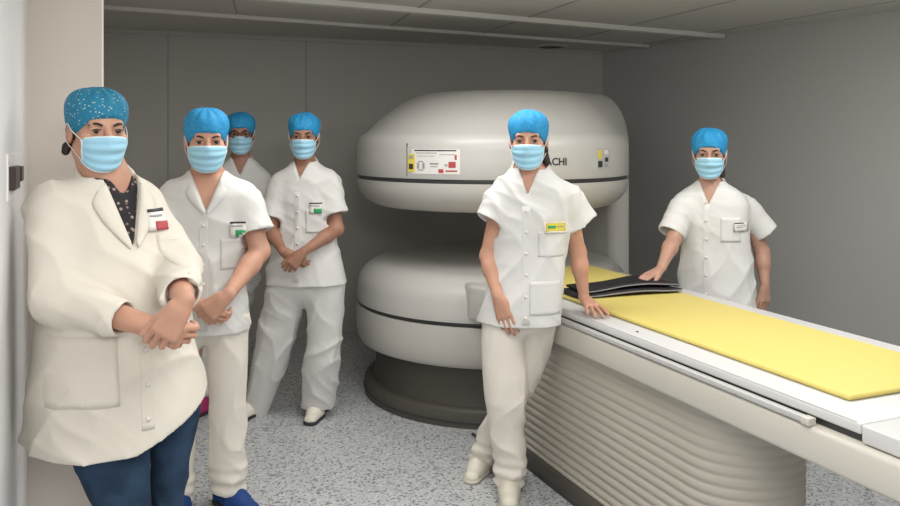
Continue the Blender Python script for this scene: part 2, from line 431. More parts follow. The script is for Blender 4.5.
for z in list(np.linspace(1.50, 1.598, 8))+[1.598+.264*math.sin(t*math.pi/2) for t in np.linspace(.07, 1, 14)]:
    u = min(1, (z-1.50)/.362); tr = 1-math.sqrt(max(0, 1-u*u))
    if z <= 1.598: v = (z-1.50)/.098; cf = (C1[0], C1[1], C1[2]-.062*(1-math.sqrt(max(0, 1-v*v*.97))))
    else:
        tf = (math.asin(min(1, (z-1.598)/.264))/(math.pi/2))**1.15; b_ = (C1[0], C1[1], C1[2]-.062); cf = tuple(b_[i]*(1-tf)+TOP[0][i]*tf for i in range(3))
    hs.append(([cf]+lerpc(HU[1:], TOP[1:], tr), 0, z))
layers('upper_hood', hs, M['shell'], mag, root)
COLM = [cA, cB, cC, (.86, 5.95, .10)]
layers('support_column', [(COLM, 0, .0), (COLM, 0, 1.33)], M['shell'], mag, root)
# fillets between the column and the two discs
CD = [C1]
ls = []
for t in np.linspace(0, 1, 9):
    q = t*math.pi/2; ls.append((CD, -.16*(1-math.cos(q)), .59+0 if t == 0 else .66+.155*math.sin(q)))
layers('lower_cover', [(CD, 0, .580), (CD, .002, .62)]+[(CD, -.17*(1-math.cos(t*math.pi/2))-.006, .665+.15*math.sin(t*math.pi/2)) for t in np.linspace(0, 1, 10)]+[(CD, -.45, .822)], M['shell'], mag, root)
layers('trim_band', [(CD, -.016, .552), (CD, -.014, .556), (CD, -.014, .582), (CD, -.016, .586)], M['trimdark'], mag, root)
layers('lower_skirt', [(CD, -.05, .325), (CD, -.022, .335), (CD, -.008, .36), (CD, .004, .42), (CD, .008, .50), (CD, .004, .556)], M['shell2'], mag, root)
PD = [(C1[0], C1[1], .74)]
pl_ = [(PD, .06, 0), (PD, .06, .085), (PD, .05, .10), (PD, .005, .105), (PD, 0, .115), (PD, -.01, .24), (PD, -.03, .33)]
layers('plinth', pl_, M['plinth'], mag, root)
layers('plinth_band', [(PD, .064, .028), (PD, .067, .032), (PD, .067, .036), (PD, .064, .04)], M['trimdark'], mag, root)
# things fixed on the flank, following its curve
def arc_frame(poly):
    Pn = np.array(poly+[poly[0]]); L = np.concatenate([[0], np.cumsum(np.linalg.norm(np.diff(Pn, axis=0), axis=1))]); return Pn, L
PU, LU = arc_frame(outline(HU, 720))
def flank(s, z, off):
    s = s % LU[-1]; x = np.interp(s, LU, PU[:, 0]); y = np.interp(s, LU, PU[:, 1])
    x2 = np.interp((s+.01) % LU[-1], LU, PU[:, 0]); y2 = np.interp((s+.01) % LU[-1], LU, PU[:, 1])
    d = nrm([x2-x, y2-y]); return (x+d[1]*off, y-d[0]*off, z)
def find_s(px):                          # nearest front crossing of a sight line
    r = (px-450)/FPX; best = None
    for i in range(len(LU)-1):
        f0 = PU[i, 0]-r*PU[i, 1]; f1 = PU[i+1, 0]-r*PU[i+1, 1]
        if f0*f1 <= 0 and f0 != f1:
            t = f0/(f0-f1); y = PU[i, 1]*(1-t)+PU[i+1, 1]*t; s = LU[i]*(1-t)+LU[i+1]*t
            if best is None or y < best[0]: best = (y, s)
    return best
def zat(px, py):
    y, s = find_s(px); return s, CH-(py-HY)/FPX*y
def patch(name, s0, s1, z0, z1, off, mat, parent, n=10, th=.0025):
    V = []; Fc = []
    for i in range(n+1):
        s = s0+(s1-s0)*i/n
        for (z, o) in ((z0, off), (z1, off), (z1, off-th-.002), (z0, off-th-.002)): V.append(flank(s, z, o))
    for i in range(n):
        for j in range(4): Fc.append((i*4+j, i*4+(j+1) % 4, (i+1)*4+(j+1) % 4, (i+1)*4+j))
    Fc.append((0, 1, 2, 3)); Fc.append((n*4+3, n*4+2, n*4+1, n*4))
    return obj(name, V, Fc, mat, parent, False, root)
s_, zt = zat(407, 136); _, zb = zat(407, 180); patch('panel_seam', s_-.002, s_+.002, zb+.02, zt-.04, .0015, M['trimdark'], mag, 2)
sa, zt = zat(412, 149); sb, zb = zat(460, 174.5)
lab = patch('warning_label', sa, sb, zb, zt, .002, M['badge_white'], mag)
def frac(x0, x1, y0, y1, m, base=None, nm='print_mark'):
    patch(nm, sa+(sb-sa)*x0, sa+(sb-sa)*x1, zt-(zt-zb)*y1, zt-(zt-zb)*y0, .0032, m, lab, 3, .001)
frac(.06, .93, .03, .08, M['ink']); frac(.10, .55, .14, .17, M['grey_print']); frac(.60, .9, .2, .23, M['grey_print']); frac(.12, .5, .27, .29, M['grey_print'])
frac(.12, .17, .55, .8, M['grey_print']); frac(.24, .29, .55, .8, M['grey_print']); frac(.15, .26, .48, .53, M['grey_print']); frac(.15, .26, .82, .87, M['grey_print'])
frac(.40, .58, .55, .62, M['grey_print']); frac(.42, .56, .68, .72, M['grey_print'])
frac(.78, .92, .50, .74, M['red']); frac(.58, .68, .80, .95, M['red']); frac(.72, .95, .84, .90, M['red']); frac(.90, .94, .22, .42, M['red']); frac(.70, .76, .6, .68, M['grey_print'])
s0, z1 = zat(408.3, 154); s1, z0 = zat(415, 172)
ys = patch('yellow_sticker', s0, s1, z0, z1, .0045, M['yellow'], mag, 3)
patch('print_mark', s0+.008, s1-.010, z0+.015, z0+.045, .0055, M['ink'], ys, 2, .001); patch('print_mark', s0+.006, s1-.010, z1-.025, z1-.008, .0055, M['grey_print'], ys, 2, .001)
s0, z1 = zat(597, 148); s1, z0 = zat(610, 169)
ps = patch('port_panel', s0, s1, z0, z1, .003, M['rail'], mag, 4)
dsl = s1-s0
for (x0, x1, y0, y1, m) in ((.05, .3, .1, .5, 'yellow'), (.05, .35, .6, .9, 'ink'), (.5, .8, .1, .3, 'badge_white'), (.55, .8, .45, .65, 'ink'), (.5, .75, .75, .9, 'grey_print')):
    patch('print_mark', s0+dsl*y0*0+dsl*x0, s0+dsl*x1, z1-(z1-z0)*y1, z1-(z1-z0)*y0, .0042, M[m], ps, 2, .001)
# maker's lettering bent round the flank
tcu = bpy.data.curves.new('lettering', 'FONT'); tcu.body = 'HITACHI'; tcu.size = .056; tcu.extrude = .0008; tcu.resolution_u = 3; tcu.offset = .0012
to = bpy.data.objects.new('lettering', tcu); COL.objects.link(to); bpy.context.view_layer.update()
tm = bpy.data.meshes.new_from_object(to.evaluated_get(bpy.context.evaluated_depsgraph_get())); bpy.data.objects.remove(to)
se, ze = zat(566.5, 165); xs = [v.co.x for v in tm.vertices]; xm = max(xs)
for v in tm.vertices:
    x, y, z = v.co; p = flank(se-(xm-x), ze+y, .0015+z); v.co = Vector(p)-Vector(root)
tm.materials.clear(); tm.materials.append(M['ink'])
lt = bpy.data.objects.new('maker_lettering', tm); COL.objects.link(lt); lt.parent = mag

# ---------------------------------------------------------------- patient table
rt = tuple(NS(2.2, 2.6)); tb = empty('patient_table', rt); tag(tb, 'long white patient table on a ribbed beige pedestal, right foreground', 'patient table')
def nsbox(name, n0, n1, s0, s1, z0, z1, mat, parent=tb, bevel=.004, smooth=True):
    pts = [NS(n0, s0)[:2], NS(n1, s0)[:2], NS(n1, s1)[:2], NS(n0, s1)[:2]]
    return bmobj(name, prism(pts, z0, z1), mat, parent, smooth, rt, bevel)
nsbox('table_frame', 1.805, 2.665, 1.0, 3.72, .665, .768, M['table_beige'], bevel=.014)
nsbox('inner_channel', 1.845, 2.60, 1.02, 3.78, .766, .795, M['trimdark'], bevel=0)
tt = nsbox('table_top', 1.83, 2.64, 1.585, 3.86, .790, .820, M['table_white'], bevel=.006)
nsbox('end_cap', 1.826, 2.645, 1.02, 1.58, .772, .8205, M['table_white'], bevel=.006)
nsbox('side_rail', 1.802, 1.826, 1.75, 3.60, .771, .789, M['rail'], bevel=.003)
rc = nsbox('rail_end', 1.798, 1.828, 1.73, 1.76, .769, .791, M['table_beige'], bevel=.003)
for s in (2.45, 2.75, 3.15, 2.02): 
    c = NS(1.80, s); 
    v_, f_ = tube([NS(1.806, s, .78), NS(1.7995, s, .78)], .004, 10); obj('screw', v_, f_, M['rail'], tb, True, rt)
for s in (2.66,):
    v_, f_ = tube([NS(1.888, s, .818), NS(1.888, s, .8225)], .006, 12); obj('screw', v_, f_, M['trimdark'], tb, True, rt)
bmobj('table_dock', prism([NS(n_, s_)[:2] for n_, s_ in ((1.755, 3.98), (1.80, 3.875), (2.66, 3.875), (2.72, 3.98), (2.68, 4.3), (1.80, 4.3))], .60, .787), M['shell2'], mag, True, root, .02)
# foam lip of the top and inner groove
nsbox('top_groove', 1.832, 1.836, 1.60, 3.6, .8195, .8215, M['rail'], bevel=0)
# ribbed pedestal
def capsule_plan(n0, n1, s0, s1, rr, seg=14):
    pts = []
    for (cn, cs, a0) in ((n1-rr, s1-rr, 0), (n0+rr, s1-rr, 90), (n0+rr, s0+rr, 180), (n1-rr, s0+rr, 270)):
        for i in range(seg+1):
            a = R(a0+90*i/seg); pts.append(NS(cn+rr*math.cos(a), cs+rr*math.sin(a))[:2])
    return pts
def ringstack(name, rows, mat, parent, root):    # rows: (inset, z)
    V = []; Fc = []; n = None
    for ins, z in rows:
        pl = capsule_plan(1.835+ins, 2.305-ins, 2.075+ins+max(0, (.55-z))*.05, 3.72-ins, .225-ins); n = len(pl); V += [(p[0], p[1], z) for p in pl]
    for j in range(len(rows)-1):
        for i in range(n): Fc.append((j*n+i, j*n+(i+1) % n, (j+1)*n+(i+1) % n, (j+1)*n+i))
    Fc.append(tuple(range(n))[::-1]); Fc.append(tuple((len(rows)-1)*n+i for i in range(n)))
    o = obj(name, V, Fc, mat, parent, True, root); return o
rows = []
nr = 15; z0b, z1b = .105, .668
for i in range(nr):
    za = z0b+(z1b-z0b)*i/nr; dz = (z1b-z0b)/nr; dep = .012-.0005*i
    for t in np.linspace(0, 1, 7)[:-1]:
        rows.append((.004+dep*(1-abs(math.sin(math.pi*t))**.6)+.012*(i/nr), za+dz*t))
rows.append((.02, z1b))
ringstack('bellows', rows, M['bellows'], tb, rt)
ringstack('pedestal_lip', [(.008, .088), (0, .092), (0, .102), (.008, .107)], M['bellows'], tb, rt)
ringstack('pedestal_base', [(-.008, 0), (-.008, .075), (0, .088)], M['plinth'], tb, rt)

# yellow pads lying on the table
def pad(n0, n1, s0, s1, z0, z1, label, slope=0):
    bm = prism([NS(n0, s0)[:2], NS(n1, s0)[:2], NS(n1, s1)[:2], NS(n0, s1)[:2]], z0, z1)
    c = NS((n0+n1)/2, (s0+s1)/2, z0)
    o = bmobj('mattress_pad', bm, M['pad_yellow'], None, True, c, .008); o.location = c
    return tag(o, label, 'pad')
pad(1.95, 2.51, 1.727, 3.40, .8215, .838, 'long yellow pad on the white table top, nearest the camera')
pad(1.90, 2.53, 3.42, 4.02, .8215, .845, 'short yellow pad reaching into the scanner behind the black mats')
# two folded black mats
def mat_mesh(path, w0, w1, th, label):        # path: (n, s, z)
    path = smooth_path(path, 30); V = []; Fc = []
    e = [];
    for i, (n, s, z) in enumerate(path):
        t = i/(len(path)-1); w = w0+(w1-w0)*t; hth = th*(.55+.45*math.sin(math.pi*min(1, max(0, t)))**.5)
        for (ds, dz) in ((-w, 0), (-w+.006, -hth/2), (w-.006, -hth/2), (w, 0), (w-.006, hth/2), (-w+.006, hth/2)):
            V.append(NS(n, s+ds, z+dz+.004*math.sin(9*t+ds*20)))
    m = 6; k = len(path)
    for i in range(k-1):
        for j in range(m): Fc.append((i*m+j, i*m+(j+1) % m, (i+1)*m+(j+1) % m, (i+1)*m+j))
    Fc.append(tuple(range(m))[::-1]); Fc.append(tuple((k-1)*m+j for j in range(m)))
    c = NS(2.2, 3.3, .84); em = empty('folded_mat', c); tag(em, label, 'mat', 'black mats on the table')
    obj('mat_cover', V, Fc, M['mat_black'], em, True, c).data.set_sharp_from_angle(angle=R(35))
    for side in (-1,):
        edge = [NS(n, s+side*(w0+(w1-w0)*i/(len(path)-1)+.001), z+.004*math.sin(9*i/(len(path)-1)-w0*20)) for i, (n, s, z) in enumerate(path)]
        v_, f_ = tube(edge, .0028, 6); obj('piping', v_, f_, M['piping'], em, True, c)
    return em
mat_mesh([(1.96, 3.30, .850), (2.1, 3.29, .850), (2.25, 3.28, .853), (2.36, 3.27, .857), (2.44, 3.26, .854), (2.50, 3.25, .850)], .09, .09, .018, 'black mat with grey piping, lower of the two folded on the table')
mat_mesh([(2.00, 3.31, .866), (2.12, 3.31, .868), (2.24, 3.31, .876), (2.36, 3.30, .884), (2.45, 3.29, .878), (2.51, 3.28, .866)], .08, .09, .018, 'black mat with grey piping, upper of the two folded on the table')

# small black cable lying by the plinth
v_, f_ = tube(smooth_path([(.12, 4.33, .008), (.15, 4.26, .008), (.17, 4.20, .008), (.15, 4.10, .008), (.11, 4.03, .008), (.15, 3.99, .008), (.22, 4.05, .008), (.24, 4.2, .008)], 48), .008)
o = obj('cable', v_, f_, M['trimdark']); tag(o, 'short black cable on the floor between scanner plinth and left white clog', 'cable')

# ---------------------------------------------------------------- people
def basis(yaw, pitch=0, roll=0):
    f = np.array([math.sin(yaw), -math.cos(yaw), 0]); x = np.array([math.cos(yaw), math.sin(yaw), 0]); z = np.array([0, 0, 1.])
    f2 = f*math.cos(pitch)-z*math.sin(pitch); z2 = z*math.cos(pitch)+f*math.sin(pitch)
    x3 = x*math.cos(roll)-z2*math.sin(roll); z3 = z2*math.cos(roll)+x*math.sin(roll)
    return x3, f2, z3
def rot(v, ax, a):
    ax = nrm(ax); v = np.array(v); return v*math.cos(a)+np.cross(ax, v)*math.sin(a)+ax*(ax@v)*(1-math.cos(a))
def hand(F, wrist, d, back, ts, curl=(.35, .45, .4), sc=1.0, thumb=.7, spread=.04, tcurl=.3):
    d = nrm(d); b = np.array(back, float); b = nrm(b-d*(b@d)); t = np.cross(d, b)*ts
    w = np.array(wrist, float)
    F.add(rcone(w-d*.01, w+d*.03*sc, .021*sc, .024*sc, b, .72), .015)
    for q in (-.024, -.008, .008, .024):
        F.add(rcone(w+d*.02*sc+t*q*.55*sc, w+d*.083*sc+t*q*sc, .0145*sc, .0125*sc, b, .95), .012)
    L = [(.041, .026, .021), (.045, .029, .022), (.042, .026, .021), (.033, .020, .018)]
    for i, q in enumerate((.0285, .0095, -.0095, -.027)):
        p = w+d*(.086-(.004 if i in (0, 2) else (.012 if i == 3 else 0)))*sc+t*q*sc
        dd = nrm(d+t*spread*(1.5-i)); axis = np.cross(dd, b)
        r = .0088*sc if i < 3 else .0076*sc; rr = [r, r*.95, r*.9, r*.8]
        for j in range(3):
            dd = rot(dd, axis, -curl[j]*(1+.08*i)); e = p+dd*L[i][j]*sc
            F.add(rcone(p, e, rr[j], rr[j+1]), .003); p = e
    p = w+d*.022*sc+t*.018*sc-b*.004; dd = nrm(d*math.cos(thumb)+t*math.sin(thumb)-b*.25)
    F.add(rcone(p, p+dd*.045*sc, .0145*sc, .0115*sc), .012); p = p+dd*.045*sc
    dd = nrm(rot(dd, b, (1 if ts > 0 else -1)*-tcurl*-1) if 0 else nrm(dd+d*tcurl)); F.add(rcone(p, p+dd*.032*sc, .0112*sc, .010*sc), .004); p = p+dd*.032*sc
    F.add(rcone(p, p+nrm(dd+d*.3)*.024*sc, .0098*sc, .008*sc), .003)

def person(q):
    name = 'person'
    yaw = R(q['yaw']); X, Fw, Zz = basis(yaw)
    Yc = q['Y']; rootp = np.array([q['root'][0], q['root'][1], 0.])
    e = empty(name, rootp); tag(e, q['label'], 'person')
    sk = skin(q.get('skin', (.52, .30, .21)))
    # ---- section tables from outline measurements
    def secs(rows, yw, yfun, ybase=0, bfix=None):
        out = []
        for row in rows:
            py, l, r = row[:3]; Yd = yfun(py); cx = ((l+r)/2-450)/FPX*Yd; z = CH-(py-HY)/FPX*Yd
            al = math.atan2(-cx, Yd); w = (r-l)/2/FPX*Yd*math.cos(al); rel = yw-al
            b = row[3] if len(row) > 3 else w
            if len(row) > 3:
                a = math.sqrt(max(w*w-(b*math.sin(rel))**2, (w*.6)**2))/max(math.cos(rel), .5)
            else: a = b = w
            out.append((z, cx, Yd, a, b, yw))
        return out
    tsec = secs(q['torso'], yaw, q.get('torsoY', lambda y: Yc))
    hY = q['headY']; hc = P(q['eye'][0], q['eye'][1], hY)
    hx, hf, hz = basis(R(q['hyaw']), R(q.get('pitch', 4)), R(q.get('roll', 0))); HB = [hx, hf, hz]; hs = q.get('hs', 1.0)
    def H(x, f, z): return hc+hs*(x*hx+f*hf+z*hz)
    def HE(c, r): return ell(H(*c), [v*hs for v in r], HB)
    J = q['J']; pts = list(J.values())+[hc+np.array([0, 0, .14]), rootp]
    lo = np.min(pts, 0)-.19; hi = np.max(pts, 0)+.19; lo[2] = -.02; hi[2] = hc[2]+.17
    F = Field(lo, hi, .004)
    bw = q.get('inset', .022)
    bs = [(z, cx, cy, max(a-bw, .03), max(b-bw, .03), yw) for (z, cx, cy, a, b, yw) in tsec if z < q.get('bodytop', 9)]
    F.add(loft(bs, zmin=max(min(t[0] for t in bs), min(J['hpL'][2], J['hpR'][2])-.02)), .01)
    for s in 'LR':
        sh, el, wr = J['sh'+s], J['el'+s], J['wr'+s]
        ar = q.get('arm', 1.0)
        F.add(rcone(sh, el, .047*ar, .037*ar), .03); F.add(rcone(el, el+(wr-el)*.35, .037*ar, .038*ar), .02); F.add(rcone(el+(wr-el)*.3, wr, .038*ar, .0235*ar), .02)
        hp, an = J['hp'+s], J['an'+s]; ls_ = sorted(secs(q['leg'+s], yaw, q['legY'+s])); zz_ = [t[0] for t in ls_]
        at_ = lambda z: np.array([np.interp(z, zz_, [t[1] for t in ls_]), np.interp(z, zz_, [t[2] for t in ls_]), z])
        hp = at_(hp[2]-.04); kn = at_(.47); an = at_(max(.12, zz_[0]+.04)); J['an'+s] = np.array([at_(zz_[0])[0], at_(zz_[0])[1], an[2]])
        pm_ = [at_(z) for z in (.62, .34, .22)]
        F.add(rcone(hp, pm_[0], .062, .050), .03); F.add(rcone(pm_[0], kn, .050, .040), .02)
        F.add(rcone(kn, pm_[1], .040, .041), .02); F.add(rcone(pm_[1], pm_[2], .041, .034), .02); F.add(rcone(pm_[2], an, .034, .030), .02)
        an = J['an'+s]; an0 = np.array([an[0], an[1], 0.]); F.add(rcone(an, an0+[0, 0, .055], .028, .026), .02); F.add(rcone(an0+[0, 0, .048], an0+nrm([*q['toe'+s], 0])*.11+[0, 0, .036], .024, .018), .02)
    # neck and head
    nb = q['neck']; 
    F.add(rcone(H(0, -.022, -.055), nb, .053*q.get('nk', 1), .058*q.get('nk', 1)), .025)
    F.add(HE((0, -.012, .030), (.073, .092, .083)), .01)
    jw = q.get('jaw', 1.0)
    F.add(HE((0, .022, -.040), (.060*jw, .066, .072)), .02)
    F.add(rcone(H(-.046*jw, .0, -.062), H(-.014, .068, -.097), .019*hs, .018*hs), .02); F.add(rcone(H(.046*jw, .0, -.062), H(.014, .068, -.097), .019*hs, .018*hs), .02)
    for s in (-1, 1): F.add(HE((s*.040, .052, -.024), (.026*jw, .026, .024)), .015)
    F.add(rcone(H(-.036, .072, .020), H(.036, .072, .020), .014*hs, .014*hs), .012)
    for s in (-1, 1): F.cut(HE((s*.032, .092, .001), (.018, .014, .0115)), .010)
    F.add(rcone(H(0, .086, .004), H(0, .106, -.034), .0085*hs, .0125*hs), .010)
    for s in (-1, 1): F.add(rcone(H(s*.010, .097, -.038), H(s*.011, .092, -.036), .009*hs, .008*hs), .006)
    for s in (-1, 1):
        F.add(HE((s*.032, .071, 0), (.0165, .0165, .0145)), .004); F.cut(HE((s*.032, .090, -.001), (.0135, .012, .0042)), .002)
        F.add(HE((s*.076, -.012, -.012), (.009, .018, .030)), .006); F.cut(HE((s*.085, -.006, -.010), (.006, .010, .018)), .004)
    F.add(rcone(H(-.020, .080, -.064), H(.020, .080, -.064), .0065*hs, .0065*hs), .006); F.add(rcone(H(-.016, .080, -.073), H(.016, .080, -.073), .0075*hs, .0075*hs), .005)
    for hd in q['hands']: hand(F, **hd)
    V, Q = F.mesh(); V = relax(V, Q, 1, .35)
    body = obj('body', V, Q, sk, e, True, rootp)
    # eyes, brows
    for s in (-1, 1):
        c = H(s*.032, .0735, -.0005); bm = bmesh.new(); bmesh.ops.create_uvsphere(bm, u_segments=20, v_segments=14, radius=.0125*hs)
        ii = hf
        for f in bm.faces:
            cc = f.calc_center_median().normalized(); f.material_index = 1 if cc.dot(Vector(ii)) > .80 else 0
        bmesh.ops.translate(bm, vec=Vector(c-rootp), verts=bm.verts)
        bmobj('eye', bm, None, e, True, None, 0, [M['eyewhite'], M['iris']])
        br = [H(s*.016, .0875, .016), H(s*.028, .088, .0215), H(s*.040, .082, .0215), H(s*.050, .071, .0165)]
        v_, f_ = tube(smooth_path(br, 12), [(.0022+.0016*math.sin(math.pi*min(1, (i+2)/14)))*hs for i in range(13)], 6); obj('eyebrow', v_, f_, M['hair'], e, True, rootp)
        la = [H(s*.019, .0865, .0035), H(s*.027, .0885, .0062), H(s*.037, .0875, .0058), H(s*.045, .0815, .002)]
        v_, f_ = tube(smooth_path(la, 9), .0013*hs, 5); obj('eyelashes', v_, f_, M['hair'], e, True, rootp)
    # hair under the cap
    F = Field(hc-.2, hc+.2, .005)
    F.add(HE((0, -.030, .0), q.get('hair', (.077, .080, .075))), .01); F.cut(ell(H(0, .125, -.02), (.3, .115, .3), HB), .004)
    for hp in q.get('hairbits', []): F.add(rcone(H(*hp[0]), H(*hp[1]), hp[2]*hs, hp[3]*hs), .012)
    V, Q = F.mesh(); obj('hair', V, Q, M['hair'], e, True, rootp)
    # cap
    F = Field(hc-.2, hc+.22, .004)
    F.add(HE((0, -.014, .038), (.084*q.get('capw', 1), .103, .083)), .01)
    F.add(HE((0, -.016, .070), (.080*q.get('capw', 1), .092, .050)), .03)
    cz = .036
    # brim plane: higher over the brow, lower at the nape
    def brim(Xa, Ya, Za):
        rel = [(Xa-hc[0]), (Ya-hc[1]), (Za-hc[2])]
        f = rel[0]*hf[0]+rel[1]*hf[1]+rel[2]*hf[2]; z = rel[0]*hz[0]+rel[1]*hz[1]+rel[2]*hz[2]
        return z-hs*(np.interp((f/hs).ravel(), [-.12, -.03, .03, .065, .09], [-.05, -.022, -.004, .024, q.get('brim', .042)]).reshape(f.shape))
    F.cut((hc-.2, hc+.2, brim), .003)
    rs = random.Random(q['seed'])
    ph = rs.uniform(0, 6)
    def gath(Xa, Ya, Za):
        rel = [(Xa-hc[0]), (Ya-hc[1]), (Za-hc[2])]
        x = rel[0]*hx[0]+rel[1]*hx[1]+rel[2]*hx[2]; f = rel[0]*hf[0]+rel[1]*hf[1]+rel[2]*hf[2]; z = rel[0]*hz[0]+rel[1]*hz[1]+rel[2]*hz[2]
        th = np.arctan2(x, f); return -.0022*np.sin(11*th+ph)*np.clip((z-.05)/.05, 0, 1)-.0015*np.sin(60*x+40*z+ph)
    F.displace(gath, .02)
    V, Q = F.mesh(); V = relax(V, Q, 1, .4)
    cap = obj('surgical_cap', V, Q, M[q.get('cap', 'cap_blue')], e, True, rootp)
    if q.get('captie', True):            # knotted ends behind
        F = Field(hc-.25, hc+.2, .005)
        F.add(rcone(H(.0, -.100, -.02), H(q.get('tie', .03), -.125, -.045), .012*hs, .016*hs), .01); F.add(rcone(H(0, -.10, -.02), H(-.03, -.12, -.05), .012*hs, .015*hs), .01)
        V, Q = F.mesh(); obj('cap_tie', V, Q, M[q.get('cap', 'cap_blue')], cap, True, rootp)
    # mask: pleated sheet from cheek to cheek
    nu, nv = 34, 26; V = []; Fc = []; fm = []
    def msk(u, v, o):                    # u -1..1, v 0 top ..1 bottom
        top = -.012-.010*abs(u)**2; bot = -.122+.034*abs(u)**2.6
        z = top+(bot-top)*v
        th = u*R(q.get('mth', 62))
        a = .0745*jw+.003-.012*v*v; bb = .090+.018*math.exp(-((v-.22)/.3)**2)*1.0-.012*max(0, v-.55)**1.2
        x = a*math.sin(th); f = bb*math.cos(th)**.85 if math.cos(th) > 0 else 0
        f += .010*math.exp(-(u/.22)**2)*math.exp(-(v/.35)**2)+.006*math.exp(-(u/.5)**2)-.010*abs(u)**2
        if v > .82: f -= .02*((v-.82)/.18)**2
        pl = .0028*math.sin(v*math.pi*2*3.5)*(1-abs(u)**4)*(1 if .12 < v < .9 else .2)
        sc_ = 1+(pl+o)/.09; return H(x*sc_, f*sc_, z)
    for o in (.0015, -.0015):
        for i in range(nu+1):
            for j in range(nv+1): V.append(msk(-1+2*i/nu, j/nv, o))
    n1 = (nu+1)*(nv+1)
    def edge(i, j): return 1 if (j == 0 or j >= nv-1 or i == 0 or i == nu-1) else 0
    for i in range(nu):
        for j in range(nv):
            a = i*(nv+1)+j; Fc.append((a, a+1, a+nv+2, a+nv+1)); fm.append(edge(i, j)); Fc.append((n1+a, n1+a+nv+1, n1+a+nv+2, n1+a+1)); fm.append(edge(i, j))
    for j in range(nv):
        for i in (0, nu):
            a = i*(nv+1)+j; Fc.append((a, a+1, n1+a+1, n1+a)); fm.append(1)
    for i in range(nu):
        for j in (0, nv):
            a = i*(nv+1)+j; Fc.append((a, a+nv+1, n1+a+nv+1, n1+a)); fm.append(1)
    mo = obj('face_mask', V, Fc, None, e, True, rootp, [M['mask'], M['mask_edge']], fm)
    for s in (-1, 1):
        pth = [msk(s*.98, .05, .001), H(s*.079, .02, -.002), H(s*.082, -.012, .018), H(s*.083, -.030, -.005), H(s*.081, -.02, -.035), H(s*.074, .01, -.055), msk(s*.98, .95, .001)]
        v_, f_ = tube(smooth_path(pth, 24), .0014, 5); obj('ear_loop', v_, f_, M['loop'], mo, True, rootp)
    if q.get('glasses'):
        g = []; gf = []
        def addt(path, r, closed=False):
            v_, f_ = tube(path, r, 6, closed); k = len(g); g.extend(v_); gf.extend([tuple(a+k for a in f) for f in f_])
        for s in (-1, 1):
            addt([H(s*.033+.024*math.cos(t), .102-.006*abs(math.cos(t)), .000+.017*math.sin(t)) for t in np.linspace(0, 2*math.pi, 24, endpoint=False)], .0028, True)
            addt([H(s*.057, .097, .004), H(s*.076, .06, .006), H(s*.081, -.01, .004)], .002)
        addt([H(-.010, .103, .004), H(.010, .103, .004)], .0022)
        obj('glasses', g, gf, M['glasses'], e, True, rootp)
    # ---- tunic or coat
    cloth = M[q.get('cloth', 'white_cloth')]
    lo = np.min([J['shL'], J['shR'], J['elL'], J['elR'], J['wrL'], J['wrR']], 0)-.2; hi = np.max([J['shL'], J['shR'], J['elL'], J['elR']], 0)+.2
    lo = np.minimum(lo, [min(s[1]-s[3] for s in tsec)-.05, min(s[2]-s[3] for s in tsec)-.05, tsec[-1][0]-.25]); hi = np.maximum(hi, [max(s[1]+s[3] for s in tsec)+.05, max(s[2]+s[3] for s in tsec)+.05, nb[2]+.12])
    F = Field(lo, hi, .0055)
    hem = q.get('hem'); zh0 = min(t[0] for t in tsec); F.add(loft(tsec, zmin=zh0-.04, hem=hem), 0)
    for s in 'LR':
        sh, el, wr = J['sh'+s], J['el'+s], J['wr'+s]; sr = q.get('sleeve', (.066, .070, .62))
        if q.get('long'):
            lr = q['long'][s]; F.add(rcone(sh, el, lr[0], lr[1]), .05); end = el+(wr-el)*lr[3]; F.add(cone(el-(wr-el)*.02, end, lr[1], lr[2]), .03); F.add(rcone(el, el+(wr-el)*.12, lr[1], lr[1]), .03)
        else:
            end = q['slv'][s] if 'slv' in q else sh+(el-sh)*sr[2]; F.add(rcone(sh, sh+(end-sh)*.25, sr[0]*.86, sr[0]*.95), .05); F.add(cone(sh+(end-sh)*.05, end, sr[0]*.92, sr[1]), .03)
    if q.get('bust'):
        for (lx, lf, lz, r) in q['bust']: F.add(ell(np.array([tsec[0][1], Yc, 0])*[1, 1, 0]+X*lx+Fw*lf+np.array([0, 0, lz]), (r, r*.9, r)), .07)
    F.displace(wrinkle(q.get('wr', .0045)*.95, 44, q.get('wz', 24), q['seed']))
    hemz = (lambda X_, Y_: zh0+hem(X_, Y_)) if hem else (lambda X_, Y_: zh0+0*X_+0*Y_)
    F.cut((np.array([*lo[:2], zh0-.3]), np.array([*hi[:2], zh0+.35]), lambda X_, Y_, Z_: Z_-hemz(X_, Y_)), 0)
    # hollow sleeve mouths
    for s in 'LR':
        sh, el, wr = J['sh'+s], J['el'+s], J['wr'+s]; sr = q.get('sleeve', (.066, .070, .62))
        if q.get('long'):
            lr = q['long'][s]; d = nrm(wr-el); end = el+(wr-el)*lr[3]; F.cut(cone(end-d*.05, end+d*.05, lr[2]-.012, lr[2]-.010), .003)
        else:
            end = q['slv'][s] if 'slv' in q else sh+(el-sh)*sr[2]; d = nrm(end-sh); F.cut(cone(end-d*.05, end+d*.05, sr[1]-.016, sr[1]-.011), .003)
    # neck opening with stand collar
    ct = nb+np.array([0, 0, q.get('colz', .0)])
    tilt = .55
    def annul(rad, zlo, zhi, th, inner=False):
        def f(Xa, Ya, Za):
            x = (Xa-ct[0])*X[0]+(Ya-ct[1])*X[1]; g = (Xa-ct[0])*Fw[0]+(Ya-ct[1])*Fw[1]; z = Za-ct[2]+tilt*g
            rr = np.sqrt(x*x+(g*.92)**2)
            rr = rr-.25*np.clip(z, 0, .05)*0
            d = (rr-rad) if inner else (np.abs(rr-rad)-th)
            return np.maximum(d, np.maximum(zlo-z, z-zhi))
        return ct-.16, ct+.16, f
